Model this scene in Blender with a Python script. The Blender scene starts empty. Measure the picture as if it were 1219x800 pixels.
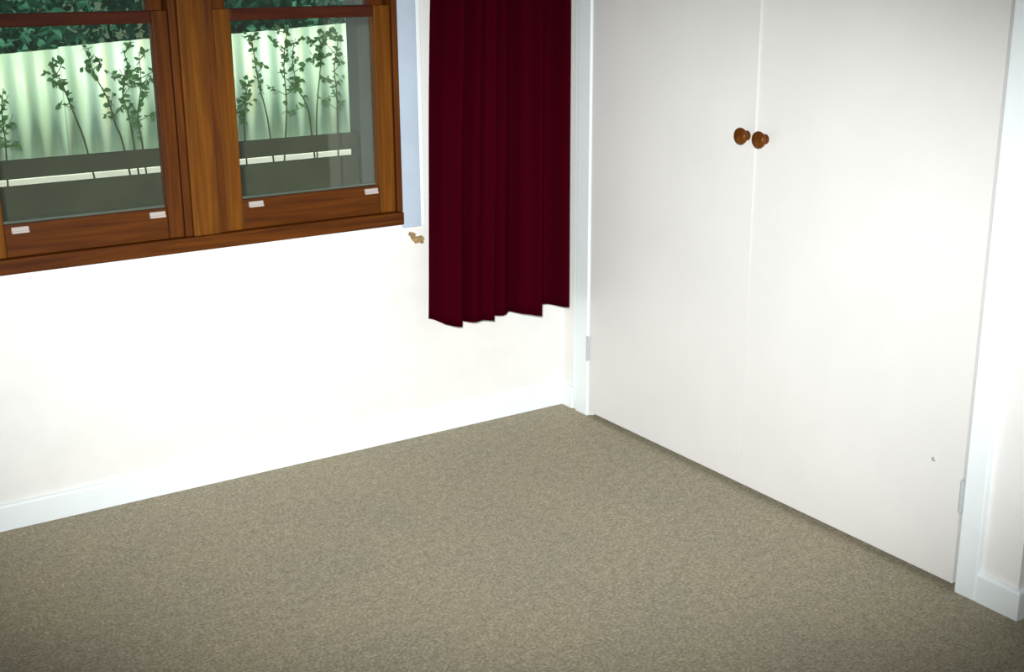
import bpy, bmesh, math, random
from mathutils import Vector, Matrix

scene = bpy.context.scene
COL = scene.collection
random.seed(7)

# ------------------------------------------------------------------ camera
W, H = 1219, 800
F_PX = 1497.6
CAM = Vector((-2.3706, -3.3470, 1.4519))
YAW, PITCH, ROLL = 0.57507, 0.28643, -0.00649


def cam_axes(yaw, pitch, roll):
    f = Vector((math.sin(yaw) * math.cos(pitch), math.cos(yaw) * math.cos(pitch), -math.sin(pitch)))
    r = Vector((math.cos(yaw), -math.sin(yaw), 0))
    u = r.cross(f)
    return r * math.cos(roll) + u * math.sin(roll), u * math.cos(roll) - r * math.sin(roll), f


AX_R, AX_U, AX_F = cam_axes(YAW, PITCH, ROLL)
cam_data = bpy.data.cameras.new('camera')
cam_data.sensor_fit = 'HORIZONTAL'
cam_data.sensor_width = 36.0
cam_data.lens = 36.0 * F_PX / W
cam_data.clip_start = 0.02
cam = bpy.data.objects.new('camera', cam_data)
COL.objects.link(cam)
cam.matrix_world = Matrix((
    (AX_R.x, AX_U.x, -AX_F.x, CAM.x),
    (AX_R.y, AX_U.y, -AX_F.y, CAM.y),
    (AX_R.z, AX_U.z, -AX_F.z, CAM.z),
    (0, 0, 0, 1)))
scene.camera = cam


def ray(px, py):
    return AX_F + AX_R * ((px - W / 2) / F_PX) + AX_U * ((H / 2 - py) / F_PX)


def on_y(px, py, y):
    d = ray(px, py)
    return CAM + d * ((y - CAM.y) / d.y)


# ------------------------------------------------------------------ light
scene.view_settings.view_transform = 'Standard'
scene.view_settings.look = 'None'
scene.view_settings.gamma = 1.0
scene.view_settings.use_curve_mapping = False
scene.view_settings.exposure = 0.0

world = bpy.data.worlds.new('world')
scene.world = world
world.use_nodes = True
wn = world.node_tree
wn.nodes.clear()
w_out = wn.nodes.new('ShaderNodeOutputWorld')
w_bg = wn.nodes.new('ShaderNodeBackground')
w_sky = wn.nodes.new('ShaderNodeTexSky')
w_sky.sky_type = 'NISHITA'
w_sky.sun_disc = False
w_sky.sun_elevation = math.radians(47)
w_sky.sun_rotation = math.radians(130)
w_bg.inputs['Strength'].default_value = 0.18
wn.links.new(w_sky.outputs[0], w_bg.inputs['Color'])
wn.links.new(w_bg.outputs[0], w_out.inputs['Surface'])

sun_d = bpy.data.lights.new('sun_offscreen', 'SUN')
sun_d.energy = 5.4
sun_d.angle = math.radians(0.6)
sun_d.color = (1.0, 0.95, 0.84)
sun = bpy.data.objects.new('sun_offscreen', sun_d)
COL.objects.link(sun)
sun.location = (6, -4, 8)
sun.rotation_euler = (-Vector((0.52, -0.44, 0.73))).to_track_quat('-Z', 'Y').to_euler()

# the flash of the camera that took the picture
flash_d = bpy.data.lights.new('camera_flash_offscreen', 'SPOT')
flash_d.energy = 725
flash_d.spot_size = math.radians(44.4)
flash_d.spot_blend = 1.0
flash_d.shadow_soft_size = 0.025
flash_d.color = (0.985, 1.0, 1.0)
flash = bpy.data.objects.new('camera_flash_offscreen', flash_d)
COL.objects.link(flash)
fp = CAM - AX_R * 0.05 + AX_U * 0.09
fdir = AX_F.copy()          # a built-in flash points along the lens
fz = -fdir
fx = AX_R - fz * AX_R.dot(fz)
fx.normalize()
fy = fz.cross(fx)
flash.matrix_world = Matrix((
    (fx.x, fy.x, fz.x, fp.x), (fx.y, fy.y, fz.y, fp.y), (fx.z, fy.z, fz.z, fp.z), (0, 0, 0, 1))) @ Matrix.Diagonal((1.8, 1.0, 1.0, 1.0))


# ------------------------------------------------------------------ materials
def new_mat(name):
    m = bpy.data.materials.new(name)
    m.use_nodes = True
    nt = m.node_tree
    return m, nt, nt.nodes['Principled BSDF']


def node(nt, kind, **inputs):
    n = nt.nodes.new(kind)
    for k, v in inputs.items():
        n.inputs[k.replace('_', ' ')].default_value = v
    return n


def ramp(nt, src, stops):
    r = nt.nodes.new('ShaderNodeValToRGB')
    el = r.color_ramp.elements
    while len(el) < len(stops):
        el.new(0.5)
    for e, (p, c) in zip(el, stops):
        e.position = p
        e.color = (*c, 1)
    nt.links.new(src, r.inputs['Fac'])
    return r


def coords(nt, scale=(1, 1, 1), space='Object'):
    tc = nt.nodes.new('ShaderNodeTexCoord')
    mp = nt.nodes.new('ShaderNodeMapping')
    mp.inputs['Scale'].default_value = scale
    nt.links.new(tc.outputs[space], mp.inputs['Vector'])
    return mp.outputs['Vector']


def bump(nt, bsdf, height, strength, dist):
    b = nt.nodes.new('ShaderNodeBump')
    b.inputs['Strength'].default_value = strength
    b.inputs['Distance'].default_value = dist
    nt.links.new(height, b.inputs['Height'])
    nt.links.new(b.outputs['Normal'], bsdf.inputs['Normal'])


def paint(name, col, rough=0.5, var=0.03, bump_s=0.15, scale=9.0):
    m, nt, b = new_mat(name)
    v = coords(nt)
    n = node(nt, 'ShaderNodeTexNoise', Scale=scale, Detail=5.0, Roughness=0.6)
    nt.links.new(v, n.inputs['Vector'])
    lo = tuple(c * (1 - var) for c in col)
    hi = tuple(min(1, c * (1 + var)) for c in col)
    r = ramp(nt, n.outputs['Fac'], [(0.3, lo), (0.7, hi)])
    nt.links.new(r.outputs['Color'], b.inputs['Base Color'])
    b.inputs['Roughness'].default_value = rough
    n2 = node(nt, 'ShaderNodeTexNoise', Scale=240.0, Detail=2.0)
    nt.links.new(v, n2.inputs['Vector'])
    bump(nt, b, n2.outputs['Fac'], bump_s, 0.001)
    return m


def wood(name, grain_axis, dark, mid, light, rough=0.55):
    m, nt, b = new_mat(name)
    sc = [46.0, 46.0, 46.0]
    sc[grain_axis] = 2.2
    v = coords(nt, tuple(sc))
    n = node(nt, 'ShaderNodeTexNoise', Scale=1.0, Detail=7.0, Roughness=0.62, Distortion=0.9)
    nt.links.new(v, n.inputs['Vector'])
    r = ramp(nt, n.outputs['Fac'], [(0.28, dark), (0.5, mid), (0.74, light)])
    nt.links.new(r.outputs['Color'], b.inputs['Base Color'])
    b.inputs['Roughness'].default_value = rough
    b.inputs['Specular IOR Level'].default_value = 0.14
    bump(nt, b, n.outputs['Fac'], 0.25, 0.0015)
    return m


M_WALL = paint('wall_cream_paint', (0.845, 0.84, 0.815), 0.6)
M_CEIL = paint('ceiling_white_paint', (0.85, 0.85, 0.83), 0.8)
M_TRIM = paint('trim_white_gloss', (0.89, 0.955, 0.97), 0.35, 0.015)
M_ARCH = paint('patchy_blue_white_paint', (0.47, 0.56, 0.67), 0.4, 0.07, 0.2, 5.0)
M_DOOR = paint('door_off_white_paint', (0.775, 0.765, 0.745), 0.45, 0.025, 0.12, 4.0)
M_HINGE = paint('hinge_painted_steel', (0.50, 0.52, 0.54), 0.35, 0.1)
M_LIFT = paint('white_plastic', (0.46, 0.405, 0.375), 0.5, 0.02)
WD = ((0.040, 0.009, 0.0007), (0.088, 0.023, 0.0014), (0.140, 0.041, 0.0026))
WL = ((0.085, 0.026, 0.0016), (0.135, 0.043, 0.0024), (0.200, 0.071, 0.005))
WR = ((0.032, 0.006, 0.002), (0.060, 0.012, 0.004), (0.085, 0.020, 0.006))
M_WOOD_X = wood('timber_red_brown_horizontal', 0, *WD)
M_WOOD_Z = wood('timber_red_brown_vertical', 2, *WD)
M_WOODL_Z = wood('timber_honey_vertical', 2, *WL)
M_WOODR_X = wood('timber_mahogany_horizontal', 0, *WR)
M_KNOB = wood('knob_varnished_wood', 0, (0.045, 0.012, 0.002), (0.11, 0.032, 0.003), (0.17, 0.058, 0.006), 0.3)
M_CHIP = wood('splintered_bare_wood', 0, (0.10, 0.07, 0.04), (0.33, 0.22, 0.10), (0.55, 0.40, 0.2), 0.8)
M_ROD = wood('rod_wood', 0, (0.15, 0.06, 0.02), (0.24, 0.10, 0.03), (0.30, 0.14, 0.05), 0.4)
M_BRASS = paint('bracket_metal', (0.45, 0.36, 0.18), 0.3, 0.05)
M_BRASS.node_tree.nodes['Principled BSDF'].inputs['Metallic'].default_value = 1.0


def carpet_mat():
    m, nt, b = new_mat('carpet_beige_loop')
    v = coords(nt)
    fine = node(nt, 'ShaderNodeTexNoise', Scale=135.0, Detail=4.0, Roughness=0.8)
    mid = node(nt, 'ShaderNodeTexNoise', Scale=38.0, Detail=4.0, Roughness=0.7)
    big = node(nt, 'ShaderNodeTexNoise', Scale=2.6, Detail=4.0, Roughness=0.6)
    for n in (fine, mid, big):
        nt.links.new(v, n.inputs['Vector'])
    r1 = ramp(nt, fine.outputs['Fac'], [(0.30, (0.20, 0.18, 0.133)), (0.5, (0.395, 0.355, 0.270)), (0.70, (0.61, 0.58, 0.47))])
    r2 = ramp(nt, mid.outputs['Fac'], [(0.3, (0.80, 0.80, 0.79)), (0.7, (1.12, 1.11, 1.08))])
    r3 = ramp(nt, big.outputs['Fac'], [(0.35, (0.95, 0.955, 0.97)), (0.65, (1.05, 1.03, 0.97))])
    a = nt.nodes.new('ShaderNodeMixRGB')
    a.blend_type = 'MULTIPLY'
    a.inputs[0].default_value = 1
    c = nt.nodes.new('ShaderNodeMixRGB')
    c.blend_type = 'MULTIPLY'
    c.inputs[0].default_value = 1
    nt.links.new(r1.outputs[0], a.inputs[1])
    nt.links.new(r2.outputs[0], a.inputs[2])
    nt.links.new(a.outputs[0], c.inputs[1])
    nt.links.new(r3.outputs[0], c.inputs[2])
    nt.links.new(c.outputs[0], b.inputs['Base Color'])
    b.inputs['Roughness'].default_value = 1.0
    b.inputs['Specular IOR Level'].default_value = 0.05
    bump(nt, b, fine.outputs['Fac'], 0.7, 0.006)
    return m


def velvet_mat():
    m, nt, b = new_mat('crimson_velvet')
    v = coords(nt, (0.7, 0.7, 0.1))
    n = node(nt, 'ShaderNodeTexNoise', Scale=17.0, Detail=5.0, Roughness=0.6)
    nt.links.new(v, n.inputs['Vector'])
    r = ramp(nt, n.outputs['Fac'], [(0.32, (0.034, 0.0005, 0.0040)), (0.72, (0.039, 0.0006, 0.0046))])
    nt.links.new(r.outputs[0], b.inputs['Base Color'])
    b.inputs['Roughness'].default_value = 0.9
    b.inputs['Specular IOR Level'].default_value = 0.0
    b.inputs['Sheen Weight'].default_value = 0.02
    b.inputs['Sheen Tint'].default_value = (0.8, 0.05, 0.18, 1)
    b.inputs['Sheen Roughness'].default_value = 0.4
    n2 = node(nt, 'ShaderNodeTexNoise', Scale=500.0, Detail=2.0)
    nt.links.new(v, n2.inputs['Vector'])
    bump(nt, b, n2.outputs['Fac'], 0.2, 0.001)
    return m


def glass_mat():
    m = bpy.data.materials.new('window_glass')
    m.use_nodes = True
    nt = m.node_tree
    nt.nodes.clear()
    out = nt.nodes.new('ShaderNodeOutputMaterial')
    tr = nt.nodes.new('ShaderNodeBsdfTransparent')
    tr.inputs['Color'].default_value = (0.90, 0.95, 0.91, 1)
    gl = nt.nodes.new('ShaderNodeBsdfGlossy')
    gl.inputs['Roughness'].default_value = 0.02
    fr = nt.nodes.new('ShaderNodeFresnel')
    fr.inputs['IOR'].default_value = 1.45
    mx = nt.nodes.new('ShaderNodeMixShader')
    nt.links.new(fr.outputs[0], mx.inputs[0])
    nt.links.new(tr.outputs[0], mx.inputs[1])
    nt.links.new(gl.outputs[0], mx.inputs[2])
    df = nt.nodes.new('ShaderNodeBsdfDiffuse')       # film of dust on the panes
    df.inputs['Color'].default_value = (0.8, 0.82, 0.76, 1)
    m2 = nt.nodes.new('ShaderNodeMixShader')
    m2.inputs[0].default_value = 0.011
    nt.links.new(mx.outputs[0], m2.inputs[1])
    nt.links.new(df.outputs[0], m2.inputs[2])
    nt.links.new(m2.outputs[0], out.inputs['Surface'])
    return m


def fence_mat():
    m, nt, b = new_mat('corrugated_iron_pale_green')
    v = coords(nt, (3.2, 3.2, 0.35))
    n = node(nt, 'ShaderNodeTexNoise', Scale=2.4, Detail=6.0, Roughness=0.65)
    nt.links.new(v, n.inputs['Vector'])
    r = ramp(nt, n.outputs['Fac'], [(0.32, (0.45, 0.52, 0.33)), (0.46, (0.47, 0.65, 0.47)), (0.58, (0.56, 0.74, 0.60)), (0.72, (0.63, 0.66, 0.42))])
    nt.links.new(r.outputs[0], b.inputs['Base Color'])
    b.inputs['Roughness'].default_value = 0.5
    return m


def leaf_mat(name, a, c, thin=0.0):
    m, nt, b = new_mat(name)
    v = coords(nt)
    n = node(nt, 'ShaderNodeTexNoise', Scale=9.0, Detail=3.0)
    nt.links.new(v, n.inputs['Vector'])
    r = ramp(nt, n.outputs['Fac'], [(0.3, a), (0.7, c)])
    nt.links.new(r.outputs[0], b.inputs['Base Color'])
    b.inputs['Roughness'].default_value = 0.8
    b.inputs['Specular IOR Level'].default_value = 0.15
    tl = nt.nodes.new('ShaderNodeBsdfTranslucent')
    nt.links.new(r.outputs[0], tl.inputs['Color'])
    mx = nt.nodes.new('ShaderNodeMixShader')
    mx.inputs[0].default_value = thin
    nt.links.new(b.outputs[0], mx.inputs[1])
    nt.links.new(tl.outputs[0], mx.inputs[2])
    nt.links.new(mx.outputs[0], nt.nodes['Material Output'].inputs['Surface'])
    return m


M_CARPET = carpet_mat()
M_VELVET = velvet_mat()
M_GLASS = glass_mat()
M_FENCE = fence_mat()
M_LEAF = leaf_mat('sapling_leaf', (0.18, 0.36, 0.12), (0.34, 0.58, 0.24), 0.5)
M_TREELEAF = leaf_mat('tree_leaf', (0.03, 0.125, 0.075), (0.075, 0.27, 0.16), 0.3)
M_STEM = leaf_mat('plant_stem', (0.13, 0.14, 0.07), (0.22, 0.22, 0.12))
M_BARK = leaf_mat('tree_bark', (0.08, 0.06, 0.04), (0.16, 0.12, 0.08))
M_OLIVE = paint('olive_stained_board', (0.10, 0.094, 0.052), 0.7, 0.18, 0.3, 6.0)
M_POST = paint('grey_weathered_post', (0.125, 0.13, 0.115), 0.7, 0.15, 0.3, 6.0)
M_CONCRETE = paint('pale_concrete', (0.86, 0.85, 0.77), 0.8, 0.06, 0.3, 5.0)
M_SOIL = leaf_mat('garden_soil', (0.04, 0.07, 0.03), (0.09, 0.12, 0.05))
M_ROOF = paint('veranda_roof_lining', (0.34, 0.36, 0.33), 0.7, 0.08)
M_DECK = paint('veranda_deck_timber', (0.20, 0.18, 0.14), 0.8, 0.2)


# ------------------------------------------------------------------ builders
def link(name, me, mat, parent=None):
    o = bpy.data.objects.new(name, me)
    if mat is not None and not me.materials:
        me.materials.append(mat)
    COL.objects.link(o)
    if parent is not None:
        o.parent = parent
    return o


def empty(name, loc=(0, 0, 0)):
    o = bpy.data.objects.new(name, None)
    o.location = loc
    o.empty_display_size = 0.05
    COL.objects.link(o)
    return o


def add_box(bm, x0, x1, y0, y1, z0, z1, bev=0.0, seg=2):
    vs = [bm.verts.new((x, y, z)) for x in (x0, x1) for y in (y0, y1) for z in (z0, z1)]
    idx = ((0, 1, 3, 2), (4, 6, 7, 5), (0, 4, 5, 1), (2, 3, 7, 6), (0, 2, 6, 4), (1, 5, 7, 3))
    fs = [bm.faces.new([vs[i] for i in f]) for f in idx]
    if bev > 0:
        es = list({e for f in fs for e in f.edges})
        bmesh.ops.bevel(bm, geom=es, offset=bev, segments=seg, affect='EDGES', profile=0.5)


def mesh_of(bm, name, smooth=False):
    bmesh.ops.recalc_face_normals(bm, faces=bm.faces)
    me = bpy.data.meshes.new(name)
    bm.to_mesh(me)
    bm.free()
    if smooth:
        for p in me.polygons:
            p.use_smooth = True
    return me


def origin(o):
    return Vector(o.location) if o is not None else Vector((0, 0, 0))


def box(name, mat, x0, x1, y0, y1, z0, z1, parent=None, bev=0.0, off=None):
    """world-space box; the parent (if any) is an unrotated object whose world origin is `off`"""
    bm = bmesh.new()
    add_box(bm, x0, x1, y0, y1, z0, z1, bev)
    cx, cy, cz = (x0 + x1) / 2, (y0 + y1) / 2, min(z0, z1)
    for v in bm.verts:
        v.co -= Vector((cx, cy, cz))
    o = link(name, mesh_of(bm, name), mat, parent)
    base = off if off is not None else (origin(parent) if parent is not None else Vector((0, 0, 0)))
    o.location = Vector((cx, cy, cz)) - Vector(base)
    return o


def structure(o, label=None, cat=None):
    o['kind'] = 'structure'
    if label:
        o['label'] = label
    if cat:
        o['category'] = cat
    return o


def tag(o, label, cat, group=None):
    o['label'] = label
    o['category'] = cat
    if group:
        o['group'] = group
    return o


def multi_box(name, mat, boxes):
    bm = bmesh.new()
    for b in boxes:
        add_box(bm, *b)
    return link(name, mesh_of(bm, name), mat)


def lathe(profile, n=28):
    """profile (radius, height) turned about local X (negative X outwards)"""
    bm = bmesh.new()
    rings = []
    for r, h in profile:
        if r < 1e-6:
            rings.append([bm.verts.new((-h, 0, 0))])
        else:
            rings.append([bm.verts.new((-h, r * math.cos(2 * math.pi * k / n), r * math.sin(2 * math.pi * k / n))) for k in range(n)])
    for a, b in zip(rings, rings[1:]):
        for k in range(n):
            k2 = (k + 1) % n
            if len(a) == 1:
                bm.faces.new((a[0], b[k], b[k2]))
            elif len(b) == 1:
                bm.faces.new((a[k], b[0], a[k2]))
            else:
                bm.faces.new((a[k], b[k], b[k2], a[k2]))
    return bm


def add_tube(bm, pts, radii, n=7):
    rings = []
    for i, p in enumerate(pts):
        p = Vector(p)
        t = (Vector(pts[min(i + 1, len(pts) - 1)]) - Vector(pts[max(i - 1, 0)])).normalized()
        ref = Vector((0, 1, 0)) if abs(t.y) < 0.9 else Vector((1, 0, 0))
        a = t.cross(ref).normalized()
        b = t.cross(a)
        rings.append([bm.verts.new(p + (a * math.cos(2 * math.pi * k / n) + b * math.sin(2 * math.pi * k / n)) * radii[i]) for k in range(n)])
    for r0, r1 in zip(rings, rings[1:]):
        for k in range(n):
            bm.faces.new((r0[k], r0[(k + 1) % n], r1[(k + 1) % n], r1[k]))
    bm.faces.new(rings[0][::-1])
    bm.faces.new(rings[-1])


# ------------------------------------------------------------------ room shell
WY = 0.015          # window wall surface
WX = 0.018          # wardrobe wall surface
CEIL = 2.42
WO = (-1.806, -0.594, 0.697, 1.995)      # window opening x0 x1 z0 z1
DY0, DY1 = -0.145, -1.636                # wardrobe opening along y
LEFT, FRONT, FAR_R = -3.9, -4.6, 0.72
RET = -1.792                             # end of the wardrobe wall

floor = multi_box('floor', M_CARPET, [(LEFT - 0.1, FAR_R + 0.1, FRONT - 0.1, WY + 0.12, -0.08, 0.0)])
structure(floor, 'beige speckled carpet covering the bedroom floor', 'carpet')
ceil = multi_box('ceiling', M_CEIL, [(LEFT - 0.1, FAR_R + 0.1, FRONT - 0.1, WY + 0.12, CEIL, CEIL + 0.1)])
structure(ceil, 'plain white ceiling above the room', 'ceiling')
x0, x1, z0, z1 = WO
wall_back = multi_box('wall_back', M_WALL, [
    (LEFT - 0.1, x0, WY, WY + 0.115, 0, CEIL), (x1, FAR_R + 0.1, WY, WY + 0.115, 0, CEIL),
    (x0, x1, WY, WY + 0.115, 0, z0), (x0, x1, WY, WY + 0.115, z1, CEIL)])
structure(wall_back, 'cream painted wall holding the timber window', 'wall')
wall_right = multi_box('wall_right', M_WALL, [
    (WX, WX + 0.07, DY0, WY, 0, CEIL), (WX, WX + 0.07, RET, DY1, 0, CEIL), (WX, WX + 0.07, DY1, DY0, 2.03, CEIL),
    (WX + 0.07, FAR_R, RET, RET + 0.07, 0, CEIL)])
structure(wall_right, 'cream painted wall around the built-in wardrobe doors', 'wall')
structure(multi_box('wall_wardrobe', M_WALL, [(FAR_R - 0.03, FAR_R, RET + 0.07, WY, 0, CEIL)]), 'back wall inside the built-in wardrobe', 'wall')
structure(multi_box('wall_entry', M_WALL, [(FAR_R, FAR_R + 0.1, FRONT, RET + 0.07, 0, CEIL)]), 'cream wall beyond the wardrobe corner', 'wall')
structure(multi_box('wall_left', M_WALL, [(LEFT - 0.1, LEFT, FRONT, WY, 0, CEIL)]), 'cream wall opposite the wardrobe', 'wall')
structure(multi_box('wall_front', M_WALL, [(LEFT - 0.1, FAR_R + 0.1, FRONT - 0.1, FRONT, 0, CEIL)]), 'cream wall opposite the window', 'wall')

# skirting boards
SK = 0.072


def skirting(name, pts, label):
    """mitred skirting board: pts = polyline of the front face at floor level, thickness to its left"""
    prof = [(0.0, 0.0), (0.0, SK - 0.006), (0.002, SK - 0.002), (0.006, SK), (0.0145, SK), (0.0145, 0.0)]
    P = [Vector((p[0], p[1], 0)) for p in pts]
    bm = bmesh.new()
    rings = []
    for i, p in enumerate(P):
        ns = []
        if i > 0:
            d = (P[i] - P[i - 1]).normalized()
            ns.append(Vector((-d.y, d.x, 0)))
        if i < len(P) - 1:
            d = (P[i + 1] - P[i]).normalized()
            ns.append(Vector((-d.y, d.x, 0)))
        n = sum(ns, Vector()).normalized()
        k = 1 / max(0.2, n.dot(ns[0]))
        rings.append([bm.verts.new(p + n * (o * k) + Vector((0, 0, h))) for o, h in prof])
    for a, b in zip(rings, rings[1:]):
        for j in range(len(prof)):
            j2 = (j + 1) % len(prof)
            bm.faces.new((a[j], b[j], b[j2], a[j2]))
    bm.faces.new(rings[0])
    bm.faces.new(rings[-1][::-1])
    o = link(name, mesh_of(bm, name), M_TRIM)
    structure(o, label, 'skirting board')
    return o


skirting('baseboard_back', [(LEFT + 0.001, 0.0), (0.0025, 0.0), (0.0025, -0.056)], 'low white skirting board running under the window')
skirting('baseboard_right', [(0.0025, -1.691), (0.0025, RET - 0.0155), (FAR_R - 0.001, RET - 0.0155)], 'short white skirting board wrapping the wall corner beside the wardrobe')

# wardrobe surround
t = empty('trim_1', (0, -0.1, 0))
structure(t, 'white painted door surround framing the wardrobe doors', 'door frame')
box('architrave', M_TRIM, -0.001, WX, -0.148, -0.082, 0.0, 2.09, t, 0.0035)
box('architrave_edge', M_TRIM, 0.006, WX, -0.0825, -0.057, 0.0, 2.09, t, 0.003)
box('architrave', M_TRIM, -0.001, WX, -1.692, -1.6355, 0.0, 2.09, t, 0.0035)
box('head_architrave', M_TRIM, -0.001, WX, -1.635, -0.149, 2.03, 2.09, t, 0.0035)
box('jamb', M_TRIM, WX + 0.001, WX + 0.068, -0.1505, DY0 - 0.0005, 0.0, 2.028, t)
box('jamb', M_TRIM, WX + 0.02, WX + 0.068, DY1 + 0.0005, -1.6345, 0.0, 2.028, t)

# ------------------------------------------------------------------ wardrobe doors
DB, DT = 0.017, 2.024
GAP = -0.8825


def door(name, ya, yb, proud_top, proud_bot, label):
    """ya = hinge side; the free edge stands proud by proud_*"""
    d = empty(name, (0.005, ya, DB))
    structure(d, label, 'door')
    n = 10
    bm = bmesh.new()
    th = 0.03
    vs = {}
    for i in range(n + 1):
        for j in range(n + 1):
            u, w = i / n, j / n
            z = w * (DT - DB)
            pr = (proud_bot + (proud_top - proud_bot) * min(1, max(0, (z - 0.45) / 0.7))) * u
            for s in (0, 1):
                vs[i, j, s] = bm.verts.new((-pr + s * th, (yb - ya) * u, z))
    for i in range(n):
        for j in range(n):
            for s in (0, 1):
                bm.faces.new([vs[i, j, s], vs[i + 1, j, s], vs[i + 1, j + 1, s], vs[i, j + 1, s]])
    for k in range(n):
        bm.faces.new([vs[k, 0, 0], vs[k + 1, 0, 0], vs[k + 1, 0, 1], vs[k, 0, 1]])
        bm.faces.new([vs[k, n, 0], vs[k + 1, n, 0], vs[k + 1, n, 1], vs[k, n, 1]])
        bm.faces.new([vs[0, k, 0], vs[0, k + 1, 0], vs[0, k + 1, 1], vs[0, k, 1]])
        bm.faces.new([vs[n, k, 0], vs[n, k + 1, 0], vs[n, k + 1, 1], vs[n, k, 1]])
    me = mesh_of(bm, 'door_leaf')
    leaf = link('door_leaf', me, M_DOOR, d)
    return d


def hinge(d, y, z):
    base = Vector(d.location)
    h = empty_mesh_hinge()
    o = link('hinge', h, M_HINGE, d)
    o.location = Vector((-0.002, y, z)) - base
    return o


_h = {}


def empty_mesh_hinge():
    if 'm' not in _h:
        bm = bmesh.new()
        zs = [0.0, 0.017, 0.019, 0.038, 0.040, 0.059, 0.061, 0.078]
        for a, b in zip(zs[0::2], zs[1::2]):
            add_tube(bm, [(0, 0, a), (0, 0, b)], [0.0048, 0.0048], 12)
        add_tube(bm, [(0, 0, -0.004), (0, 0, 0.082)], [0.0032, 0.0032], 10)
        add_box(bm, 0.0005, 0.0065, -0.005, 0.005, 0.001, 0.077, 0.0004, 1)
        _h['m'] = mesh_of(bm, 'hinge')
    return _h['m']


def knob(d, y, z, x):
    prof = [(0.0, -0.001), (0.0145, -0.001), (0.0150, 0.003), (0.0125, 0.005), (0.0115, 0.009), (0.0125, 0.013), (0.0180, 0.018),
            (0.0230, 0.023), (0.0250, 0.029), (0.0240, 0.034), (0.0190, 0.038), (0.0100, 0.0405), (0.0, 0.0412)]
    o = link('knob', mesh_of(lathe([(r_ * 0.92, h_ * 0.86) for r_, h_ in prof]), 'knob', True), M_KNOB, d)
    o['label'] = 'round varnished wooden knob'
    o.location = Vector((x, y, z)) - Vector(d.location)
    return o


d1 = door('door_1', -0.1515, GAP + 0.0007, 0.0042, 0.0003, 'off-white flat wardrobe door hinged beside the curtain')
d2 = door('door_2', -1.6245, GAP - 0.0007, 0.0, 0.0, 'off-white flat wardrobe door hinged beside the outer wall corner')
hinge(d1, -0.1500, 0.198)
hinge(d2, -1.6300, 0.208)
hinge(d1, -0.1500, 1.76)
hinge(d2, -1.6300, 1.76)
knob(d1, -0.852, 1.011, 0.002)
knob(d2, -0.918, 1.008, 0.005)
o = link('screw_cap', mesh_of(lathe([(0.0, -0.001), (0.006, -0.001), (0.006, 0.0008), (0.0, 0.0014)], 14), 'screw_cap', True), M_HINGE, d2)
o.location = Vector((0.005, -1.539, 0.31)) - Vector(d2.location)

# ------------------------------------------------------------------ timber window
f = empty('trim_2', (-1.2, 0.03, 0.697))
structure(f, 'varnished timber frame around the pair of sash windows', 'window frame')
box('sill', M_WOOD_X, WO[0] + 0.001, WO[1] - 0.001, -0.012, 0.120, 0.698, 0.738, f, 0.004)
box('head', M_WOOD_X, WO[0] + 0.001, WO[1] - 0.001, -0.006, 0.120, 1.955, 1.994, f, 0.003)
box('jamb', M_WOOD_Z, -0.6135, WO[1] - 0.001, -0.006, 0.120, 0.7385, 1.9545, f, 0.003)
box('jamb', M_WOOD_Z, WO[0] + 0.001, -1.7865, -0.006, 0.120, 0.7385, 1.9545, f, 0.003)
box('mullion', M_WOODL_Z, -1.249, -1.174, -0.010, 0.120, 0.7385, 1.9545, f, 0.004)
box('stop_bead', M_WOOD_Z, -1.1735, -1.1475, -0.002, 0.120, 0.7385, 1.9545, f, 0.003)
box('stop_bead', M_WOOD_Z, -1.2705, -1.2495, -0.002, 0.120, 0.7385, 1.9545, f, 0.003)


def sash(name, xa, xb, ga, gb, label):
    """lower and upper sash between xa..xb, glass ga..gb"""
    s = empty(name, ((xa + xb) / 2, 0.03, 0.739))
    structure(s, label, 'window')
    Y0, Y1 = 0.004, 0.038
    right_light = name == 'window_2'
    box('stile', M_WOODL_Z, xa, ga, Y0, Y1, 0.7388, 1.345, s, 0.003)
    box('stile', M_WOODL_Z if right_light else M_WOOD_Z, gb, xb, Y0, Y1, 0.7388, 1.345, s, 0.003)
    br = box('bottom_rail', M_WOOD_X, ga + 0.0003, gb - 0.0003, Y0 + 0.002, Y1, 0.7388, 0.823, s, 0.003)
    for lx in (ga + 0.038, gb - 0.029):
        bm = bmesh.new()
        add_box(bm, -0.0215, 0.0215, -0.006, 0.001, -0.008, 0.008, 0.0015)
        add_box(bm, -0.0215, 0.0215, -0.010, -0.005, -0.008, -0.002, 0.001)
        l = link('sash_lift', mesh_of(bm, 'sash_lift'), M_LIFT, br)
        l['label'] = 'small white plastic sash lift'
        l.location = Vector((lx, Y0 + 0.002, 0.809)) - Vector(br.location) - Vector(s.location)
    box('meeting_rail', M_WOODR_X, ga + 0.0003, gb - 0.0003, Y0 + 0.002, Y1, 1.313, 1.345, s, 0.003)
    box('pane', M_GLASS, ga - 0.004, gb + 0.004, 0.022, 0.026, 0.821, 1.315, s)
    box('glazing_bead', M_POST, ga + 0.0005, gb - 0.0005, 0.0265, 0.036, 0.8232, 0.829, s)
    # upper sash, one track further out
    U0, U1 = 0.041, 0.075
    box('stile', M_WOOD_Z, xa, ga, U0, U1, 1.313, 1.9545, s, 0.003)
    box('stile', M_WOOD_Z, gb, xb, U0, U1, 1.313, 1.9545, s, 0.003)
    box('meeting_rail', M_WOODR_X, ga + 0.0003, gb - 0.0003, U0, U1, 1.313, 1.3445, s, 0.002)
    box('top_rail', M_WOOD_X, ga + 0.0003, gb - 0.0003, U0, U1, 1.912, 1.9545, s, 0.003)
    box('pane', M_GLASS, ga - 0.004, gb + 0.004, 0.056, 0.060, 1.343, 1.914, s)


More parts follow.
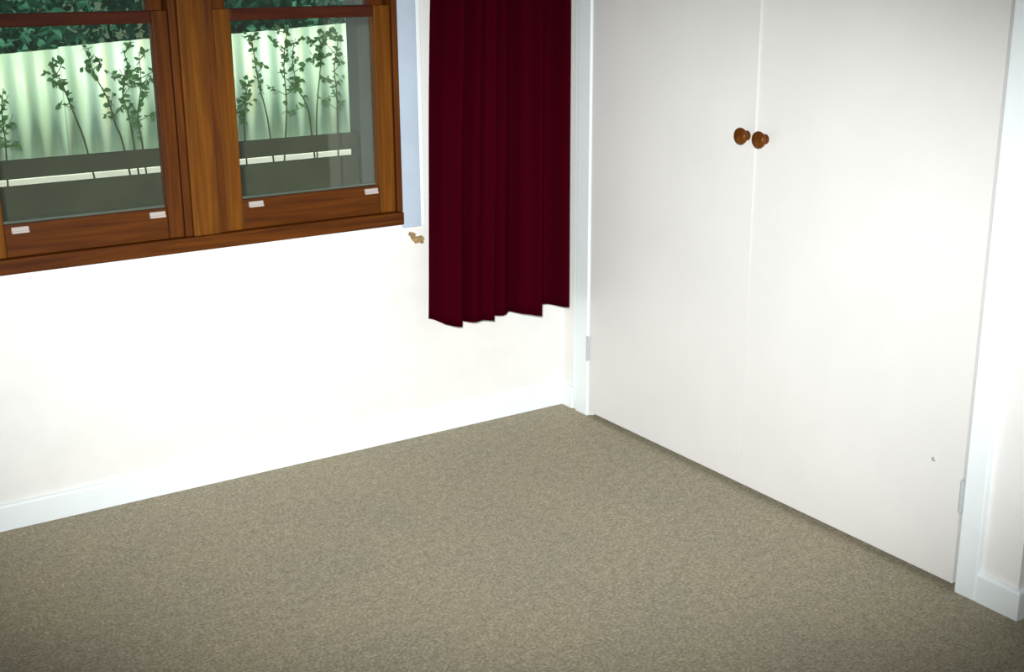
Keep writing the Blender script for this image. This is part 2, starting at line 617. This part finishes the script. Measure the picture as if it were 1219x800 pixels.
sash('window_1', -1.786, -1.271, -1.739, -1.314, 'timber sash window with the honey mullion on its curtain side')
sash('window_2', -1.147, -0.614, -1.098, -0.667, 'timber sash window nearest the red curtain')

# white painted boards around the window
t = empty('trim_3', (-0.56, 0.0, 0.65))
structure(t, 'patchy bluish white boards beside and below the timber window', 'window trim')
box('side_board', M_ARCH, -0.5925, -0.528, 0.004, WY, 0.684, 2.05, t, 0.002)
box('side_board', M_ARCH, WO[0] - 0.066, WO[0] - 0.0005, 0.004, WY, 0.697, 2.05, t, 0.002)
box('edge_strip', M_TRIM, -0.5275, -0.512, 0.008, WY, 0.684, 2.05, t, 0.002)
box('apron', M_TRIM, WO[0] - 0.06, -0.5925, 0.007, WY, 0.650, 0.6965, t, 0.002)
bm = bmesh.new()
rng = random.Random(3)
for k in range(13):
    a = rng.uniform(0, 1)
    cx, cz = -0.566 + 0.036 * a, 0.664 - 0.028 * a
    px = cx + rng.uniform(-0.008, 0.008)
    pz = cz + rng.uniform(-0.007, 0.007)
    L, wd = rng.uniform(0.008, 0.02), rng.uniform(0.002, 0.006)
    ang = rng.uniform(-1.2, 0.3)
    n0 = len(bm.verts)
    add_box(bm, -L / 2, L / 2, -0.004 - rng.uniform(0, 0.006), 0.002, -wd, wd, 0.0008, 1)
    bm.verts.ensure_lookup_table()
    for v in bm.verts[n0:]:
        x, z = v.co.x, v.co.z
        v.co.x = px + x * math.cos(ang) - z * math.sin(ang)
        v.co.z = pz + x * math.sin(ang) + z * math.cos(ang)
        v.co.y += 0.010
for v in bm.verts:
    v.co -= Vector(t.location)
o = link('splintered_corner', mesh_of(bm, 'splintered_corner'), M_CHIP, t)
o['label'] = 'broken corner showing bare brown wood'

# ------------------------------------------------------------------ curtain
HEM = 0.385
plan = [(-0.522, -0.022), (-0.512, -0.036), (-0.506, -0.062), (-0.500, -0.090), (-0.483, -0.106), (-0.463, -0.107), (-0.447, -0.094),
        (-0.434, -0.094), (-0.416, -0.112), (-0.388, -0.124), (-0.362, -0.124), (-0.346, -0.110), (-0.338, -0.085), (-0.320, -0.074),
        (-0.295, -0.080), (-0.272, -0.087), (-0.258, -0.084), (-0.243, -0.108), (-0.224, -0.146), (-0.208, -0.155), (-0.190, -0.140),
        (-0.176, -0.095), (-0.158, -0.055), (-0.135, -0.052), (-0.112, -0.080), (-0.090, -0.106), (-0.068, -0.114), (-0.052, -0.104), (-0.046, -0.085)]


def catmull(pts, k):
    out = []
    P = [pts[0]] + pts + [pts[-1]]
    for i in range(1, len(P) - 2):
        p0, p1, p2, p3 = [Vector(q) for q in P[i - 1:i + 3]]
        for s in range(k):
            t_ = s / k
            out.append(0.5 * ((2 * p1) + (p2 - p0) * t_ + (2 * p0 - 5 * p1 + 4 * p2 - p3) * t_ ** 2 + (3 * p1 - p0 - 3 * p2 + p3) * t_ ** 3))
    out.append(Vector(pts[-1]))
    return out


curve = catmull(plan, 6)
CT = 2.08
rows = 44
cur = empty('curtain', (-0.29, -0.08, HEM))
tag(cur, 'dark crimson velvet curtain hanging in folds between window and wardrobe', 'curtain')
bm = bmesh.new()
grid = []
for r in range(rows + 1):
    w = r / rows
    z = HEM + (CT - HEM) * w
    row = []
    for i, p in enumerate(curve):
        u = i / (len(curve) - 1)
        right = -0.049
        squeeze = 1 - 0.135 * w
        x = right + (p.x - right) * squeeze
        mean = -0.085
        tight = 1 - 0.25 * w
        y = mean + (p.y - mean) * tight
        # gathers tighten into finer pleats towards the top
        y += (0.0135 + 0.004 * w) * math.sin(u * 58 + 0.8 + 0.5 * math.sin(z * 1.7)) + 0.004 * math.sin(u * 31 + z * 1.3)
        x += 0.004 * math.sin(z * 4.0 + u * 9) * (1 - u)
        zz = z + (0.0035 * math.sin(u * 23 + 1.0) if r == 0 else 0)
        y = min(y, -0.008)
        row.append(bm.verts.new((x + 0.29, y + 0.08, zz - HEM)))
    grid.append(row)
for a, b in zip(grid, grid[1:]):
    for i in range(len(curve) - 1):
        bm.faces.new((a[i], a[i + 1], b[i + 1], b[i]))
me = mesh_of(bm, 'curtain_fabric', True)
cf = link('fabric', me, M_VELVET, cur)
sol = cf.modifiers.new('thickness', 'SOLIDIFY')
sol.thickness = 0.003
sol.offset = 0
rod = empty('curtain_rod', (-1.0, -0.085, 2.115))
tag(rod, 'slim wooden curtain rod above the timber window', 'curtain rod')
bm = bmesh.new()
add_tube(bm, [(-0.98, 0, 0), (0.965, 0, 0)], [0.0125, 0.0125], 16)
link('pole', mesh_of(bm, 'pole', True), M_ROD, rod)
# rings on the rod
for k in range(7):
    u = (k + 0.5) / 7
    p = curve[int(u * (len(curve) - 1))]
    x = -0.049 + (p.x + 0.049) * 0.94
    bm = bmesh.new()
    pts = [(0, 0.021 * math.cos(a), 0.021 * math.sin(a)) for a in [i * 2 * math.pi / 20 for i in range(21)]]
    add_tube(bm, pts, [0.0022] * 21, 6)
    rg = link('ring', mesh_of(bm, 'ring', True), M_BRASS, rod)
    rg.location = Vector((x, -0.085, 2.107)) - Vector(rod.location)
for bx_ in (-0.93, 0.44):
    bm = bmesh.new()
    add_box(bm, bx_ - 0.008, bx_ + 0.008, 0.0, 0.0985, -0.028, -0.014, 0.001, 1)
    add_box(bm, bx_ - 0.015, bx_ + 0.015, 0.0945, 0.0995, -0.030, 0.06, 0.001, 1)
    link('bracket', mesh_of(bm, 'bracket'), M_BRASS, rod)

# ------------------------------------------------------------------ outside: veranda
GZ = -0.45
deck = multi_box('veranda_floor', M_DECK, [(-6, 3.2, 0.131, 1.42, -0.14, -0.06), (-6, 3.2, 1.34, 1.40, GZ - 0.02, -0.14)])
structure(deck, 'narrow timber veranda floor outside the window', 'veranda floor')
roof = multi_box('veranda_roof', M_ROOF, [(-6, 3.2, 0.131, 1.75, 2.42, 2.50)])
structure(roof, 'flat veranda roof shading the window', 'roof')
ground = multi_box('ground', M_SOIL, [(-60, 60, 0.131, 90, GZ - 0.1, GZ)])
structure(ground, 'dark grassy garden ground between veranda and fence', 'ground')

BY = 1.30
bal = empty('veranda_balustrade', (-1.5, BY, -0.06))
tag(bal, 'olive stained balustrade of wide boards crossing the view in both windows', 'balustrade')
box('rail_board', M_OLIVE, -4.4, -0.1005, BY, BY + 0.018, 0.7405, 0.807, bal, 0.003)
box('rail_board', M_OLIVE, -4.4, -0.1005, BY, BY + 0.018, 0.470, 0.716, bal, 0.003)
box('rail_board', M_OLIVE, -4.4, -0.1005, BY, BY + 0.018, 0.200, 0.450, bal, 0.003)
bal2 = empty('veranda_balustrade', (1.5, BY, -0.06))
tag(bal2, 'olive balustrade section running on past the veranda post', 'balustrade')
for za, zb in ((0.7405, 0.807), (0.470, 0.716), (0.200, 0.450)):
    box('rail_board', M_OLIVE, 0.0085, 3.1, BY, BY + 0.018, za, zb, bal2, 0.003)
for k, (px, lab) in enumerate(((-0.05, 'square grey timber veranda post beside the board ends'),)):
    p = empty('veranda_post', (px, BY, -0.06))
    tag(p, lab, 'post')
    box('shaft', M_POST, px - 0.05, px + 0.05, BY - 0.030, BY + 0.070, -0.06, 2.42, p, 0.005)
    box('foot_bracket', M_POST, px - 0.058, px + 0.058, BY - 0.038, BY + 0.078, -0.0598, 0.03, p, 0.003)

# ------------------------------------------------------------------ outside: wall and corrugated fence
FY = 3.2
gw = multi_box('garden_wall', M_CONCRETE, [(-7, 8, FY - 0.06, FY + 0.12, GZ, 0.455)])
tag(gw, 'low pale concrete garden wall carrying the corrugated fence', 'garden wall')
fen = empty('corrugated_fence', (0, FY, 0.455))
tag(fen, 'pale green corrugated iron fence standing on the garden wall', 'fence')
PITCH_C, SW = 0.098, 0.784


def sheet(x_left, h0, h1):
    n = int(SW / PITCH_C * 10)
    bm = bmesh.new()
    prev = None
    for i in range(n + 2):
        u = i / n
        x = SW * u
        y = 0.009 * math.sin(2 * math.pi * x / PITCH_C)
        h = h0 + (h1 - h0) * min(u, 1)
        cur_ = (bm.verts.new((x, y, 0)), bm.verts.new((x, y, h)))
        if prev:
            bm.faces.new((prev[0], cur_[0], cur_[1], prev[1]))
        prev = cur_
    o = link('sheet', mesh_of(bm, 'sheet', True), M_FENCE, fen)
    o.location = (x_left, random.uniform(-0.002, 0.002), 0.0)
    s = o.modifiers.new('thickness', 'SOLIDIFY')
    s.thickness = 0.0012
    return o


for k in range(-6, 9):
    xl = k * SW
    top = lambda x: 1.115 + 0.055 * x - 0.455
    sheet(xl, top(xl) + 0.008 * ((k * 7) % 3 - 1), top(xl + SW) + 0.008 * ((k * 7) % 3 - 1))
bm = bmesh.new()
add_box(bm, -4.7, 7.0, 0.016, 0.066, 0.28, 0.35, 0.003)
link('fence_rail', mesh_of(bm, 'fence_rail'), M_POST, fen)


# ------------------------------------------------------------------ outside: saplings in front of the fence
def leaf(bm, pos, direction, size, rng):
    d = direction.normalized()
    up = Vector((rng.uniform(-1, 1), rng.uniform(-1, 1), rng.uniform(-0.4, 1)))
    s = d.cross(up)
    if s.length < 1e-3:
        s = Vector((1, 0, 0))
    s.normalize()
    n = d.cross(s)
    w = size * 0.32
    a = bm.verts.new(pos)
    b1 = bm.verts.new(pos + d * size * 0.35 + s * w + n * size * 0.06)
    b2 = bm.verts.new(pos + d * size * 0.35 - s * w + n * size * 0.06)
    c1 = bm.verts.new(pos + d * size * 0.72 + s * w * 0.75)
    c2 = bm.verts.new(pos + d * size * 0.72 - s * w * 0.75)
    m1 = bm.verts.new(pos + d * size * 0.5 - n * size * 0.03)
    e = bm.verts.new(pos + d * size - n * size * 0.10)
    bm.faces.new((a, b1, m1))
    bm.faces.new((a, m1, b2))
    bm.faces.new((b1, c1, m1))
    bm.faces.new((m1, c2, b2))
    bm.faces.new((c1, e, m1))
    bm.faces.new((m1, e, c2))


def sapling(pix, y, n_leaf, seed, label, spread=0.055, leafy=0.35, size=(0.018, 0.038)):
    """pix = stem pixels from the balustrade upwards; the stem is carried straight on down to the soil"""
    rng = random.Random(seed)
    pts = [on_y(px, py, y + rng.uniform(-0.04, 0.04)) for px, py in pix]
    d = (pts[0] - pts[1]).normalized()
    d = Vector((d.x * 0.6, 0, -1))
    base = pts[0] + d * (pts[0].z - GZ)
    base.z = GZ
    pts = [base, base.lerp(pts[0], 0.5) + Vector((0.01, 0.01, 0))] + pts
    cv = catmull([tuple(p) for p in pts], 6)
    root = empty('sapling', base)
    tag(root, label, 'plant', 'saplings between veranda and fence')
    bm = bmesh.new()
    nn = len(cv)
    add_tube(bm, [c - base for c in cv], [0.0055 * (1 - 0.75 * i / nn) for i in range(nn)], 6)
    # side twigs
    twigs = []
    for k in range(max(4, n_leaf // 5)):
        t_ = rng.uniform(leafy, 1.0)
        p = cv[min(nn - 1, int(t_ * (nn - 1)))]
        dr = Vector((rng.uniform(-1, 1), rng.uniform(-0.6, 0.6), rng.uniform(0.1, 1.0))).normalized()
        L = rng.uniform(0.6, 1.9) * spread
        twigs.append((p, dr, L))
        add_tube(bm, [p - base, p + dr * L - base], [0.0020, 0.0010], 5)
    link('stem', mesh_of(bm, 'stem', True), M_STEM, root)
    bm = bmesh.new()
    for k in range(int(n_leaf * 1.6)):
        if rng.random() < 0.6:
            p, dr, L = rng.choice(twigs)
            q = p + dr * L * rng.uniform(0.4, 1.0)
        else:
            q = cv[min(nn - 1, int(rng.uniform(leafy, 1.0) * (nn - 1)))]
        dd = Vector((rng.uniform(-1, 1), rng.uniform(-0.7, 0.7), rng.uniform(-0.8, 0.6)))
        leaf(bm, q - base, dd, rng.uniform(*size), rng)
    lf = link('leaves', mesh_of(bm, 'leaves'), M_LEAF, root)
    lf['kind'] = 'stuff'
    return root


PY = 2.35
sapling([(8, 195), (6, 165), (2, 130), (4, 105)], PY, 46, 1, 'leafy sapling behind the stile of the window farther from the curtain')
sapling([(104, 180), (92, 145), (82, 120), (72, 95), (60, 78)], PY, 34, 2, 'leaning sapling with a pale yellowish leaf tip by the fence', leafy=0.62)
sapling([(148, 178), (138, 150), (128, 118), (112, 88), (106, 68)], PY, 44, 3, 'sapling with a bent stem crowned by dark leaves', leafy=0.55)
sapling([(160, 176), (154, 140), (146, 110), (152, 82), (146, 58)], PY + 0.1, 44, 4, 'tall bushy sapling next to the bent-stemmed one', leafy=0.5, spread=0.07)
sapling([(170, 176), (164, 140), (168, 100), (165, 62)], PY, 54, 5, 'dense sapling seen beside the edge of the honey mullion', leafy=0.45, spread=0.07)
sapling([(322, 165), (316, 130), (308, 100), (302, 62), (298, 40)], PY, 26, 6, 'thin bare-stemmed sapling near the honey mullion', leafy=0.62)
sapling([(292, 172), (291, 140), (293, 115), (296, 95)], PY - 0.1, 40, 7, 'short bright green sapling close to the honey mullion', leafy=0.55)
sapling([(340, 163), (341, 120), (338, 80), (340, 50), (344, 32)], PY, 52, 8, 'slender sapling with drooping leaves along its whole stem', leafy=0.4, spread=0.06)
sapling([(371, 160), (366, 128), (354, 102), (348, 70), (352, 45)], PY - 0.12, 36, 9, 'sapling whose stem kinks halfway up the fence', leafy=0.55)
sapling([(377, 160), (378, 118), (381, 85), (382, 62), (384, 46)], PY + 0.2, 66, 10, 'sapling topped by a thick round clump of leaves', leafy=0.72, spread=0.065)
sapling([(402, 158), (401, 115), (398, 80), (402, 52), (399, 34)], PY, 50, 11, 'sapling standing next to the veranda post', leafy=0.42, spread=0.055)


# ------------------------------------------------------------------ outside: trees behind the fence
def tree(x, y, h, r, seed, label):
    rng = random.Random(seed)
    root = empty('garden_tree', (x, y, GZ))
    tag(root, label, 'tree', 'trees behind the fence')
    bm = bmesh.new()
    add_tube(bm, [(0, 0, 0), (0.05, 0.03, h * 0.35), (-0.04, 0.02, h * 0.7), (0.02, 0, h * 0.92)], [0.09, 0.075, 0.05, 0.02], 10)
    for k in range(7):
        a = rng.uniform(0, 6.28)
        z = h * rng.uniform(0.25, 0.75)
        e = Vector((math.cos(a) * r * 0.8, math.sin(a) * r * 0.8, z + rng.uniform(0.2, 0.8)))
        add_tube(bm, [(0, 0, z), e * 0.5 + Vector((0, 0, z * 0.5)), e], [0.035, 0.022, 0.008], 7)
    link('trunk', mesh_of(bm, 'trunk', True), M_BARK, root)
    bm = bmesh.new()
    for k in range(6000):
        v = Vector((rng.gauss(0, 1), rng.gauss(0, 1), rng.gauss(0, 1))).normalized() * (rng.random() ** 0.45)
        p = Vector((v.x * r, v.y * r * 0.8, h * 0.56 + v.z * h * 0.46))
        leaf(bm, p, Vector((rng.uniform(-1, 1), rng.uniform(-1, 1), rng.uniform(-1, 0.4))), rng.uniform(0.06, 0.12), rng)
    lf = link('foliage', mesh_of(bm, 'foliage'), M_TREELEAF, root)
    lf['kind'] = 'stuff'


for k_, (x_, lab_) in enumerate(((-2.2, 'tall dark tree in the back row above the sapling fence'), (0.2, 'tall dark tree in the back row between two nearer trees'),
                               (2.6, 'tall dark tree in the back row over the corrugated sheets'), (5.0, 'tall dark tree at the end of the back row'))):
    tree(x_, 8.1, 4.2, 1.05, 40 + k_, lab_)
tree(-1.15, 5.4, 3.2, 1.1, 21, 'dark green bushy tree behind the fence beyond the window farther from the curtain')
tree(1.12, 5.4, 3.4, 1.1, 22, 'dense dark tree behind the middle of the fence')
tree(3.4, 5.4, 3.2, 1.1, 23, 'dark leafy tree behind the fence in line with the veranda post')
tree(-3.45, 5.4, 3.4, 1.1, 24, 'dark tree behind the far end of the fence')
tree(5.7, 5.4, 3.4, 1.1, 25, 'dark tree behind the fence past the veranda post')
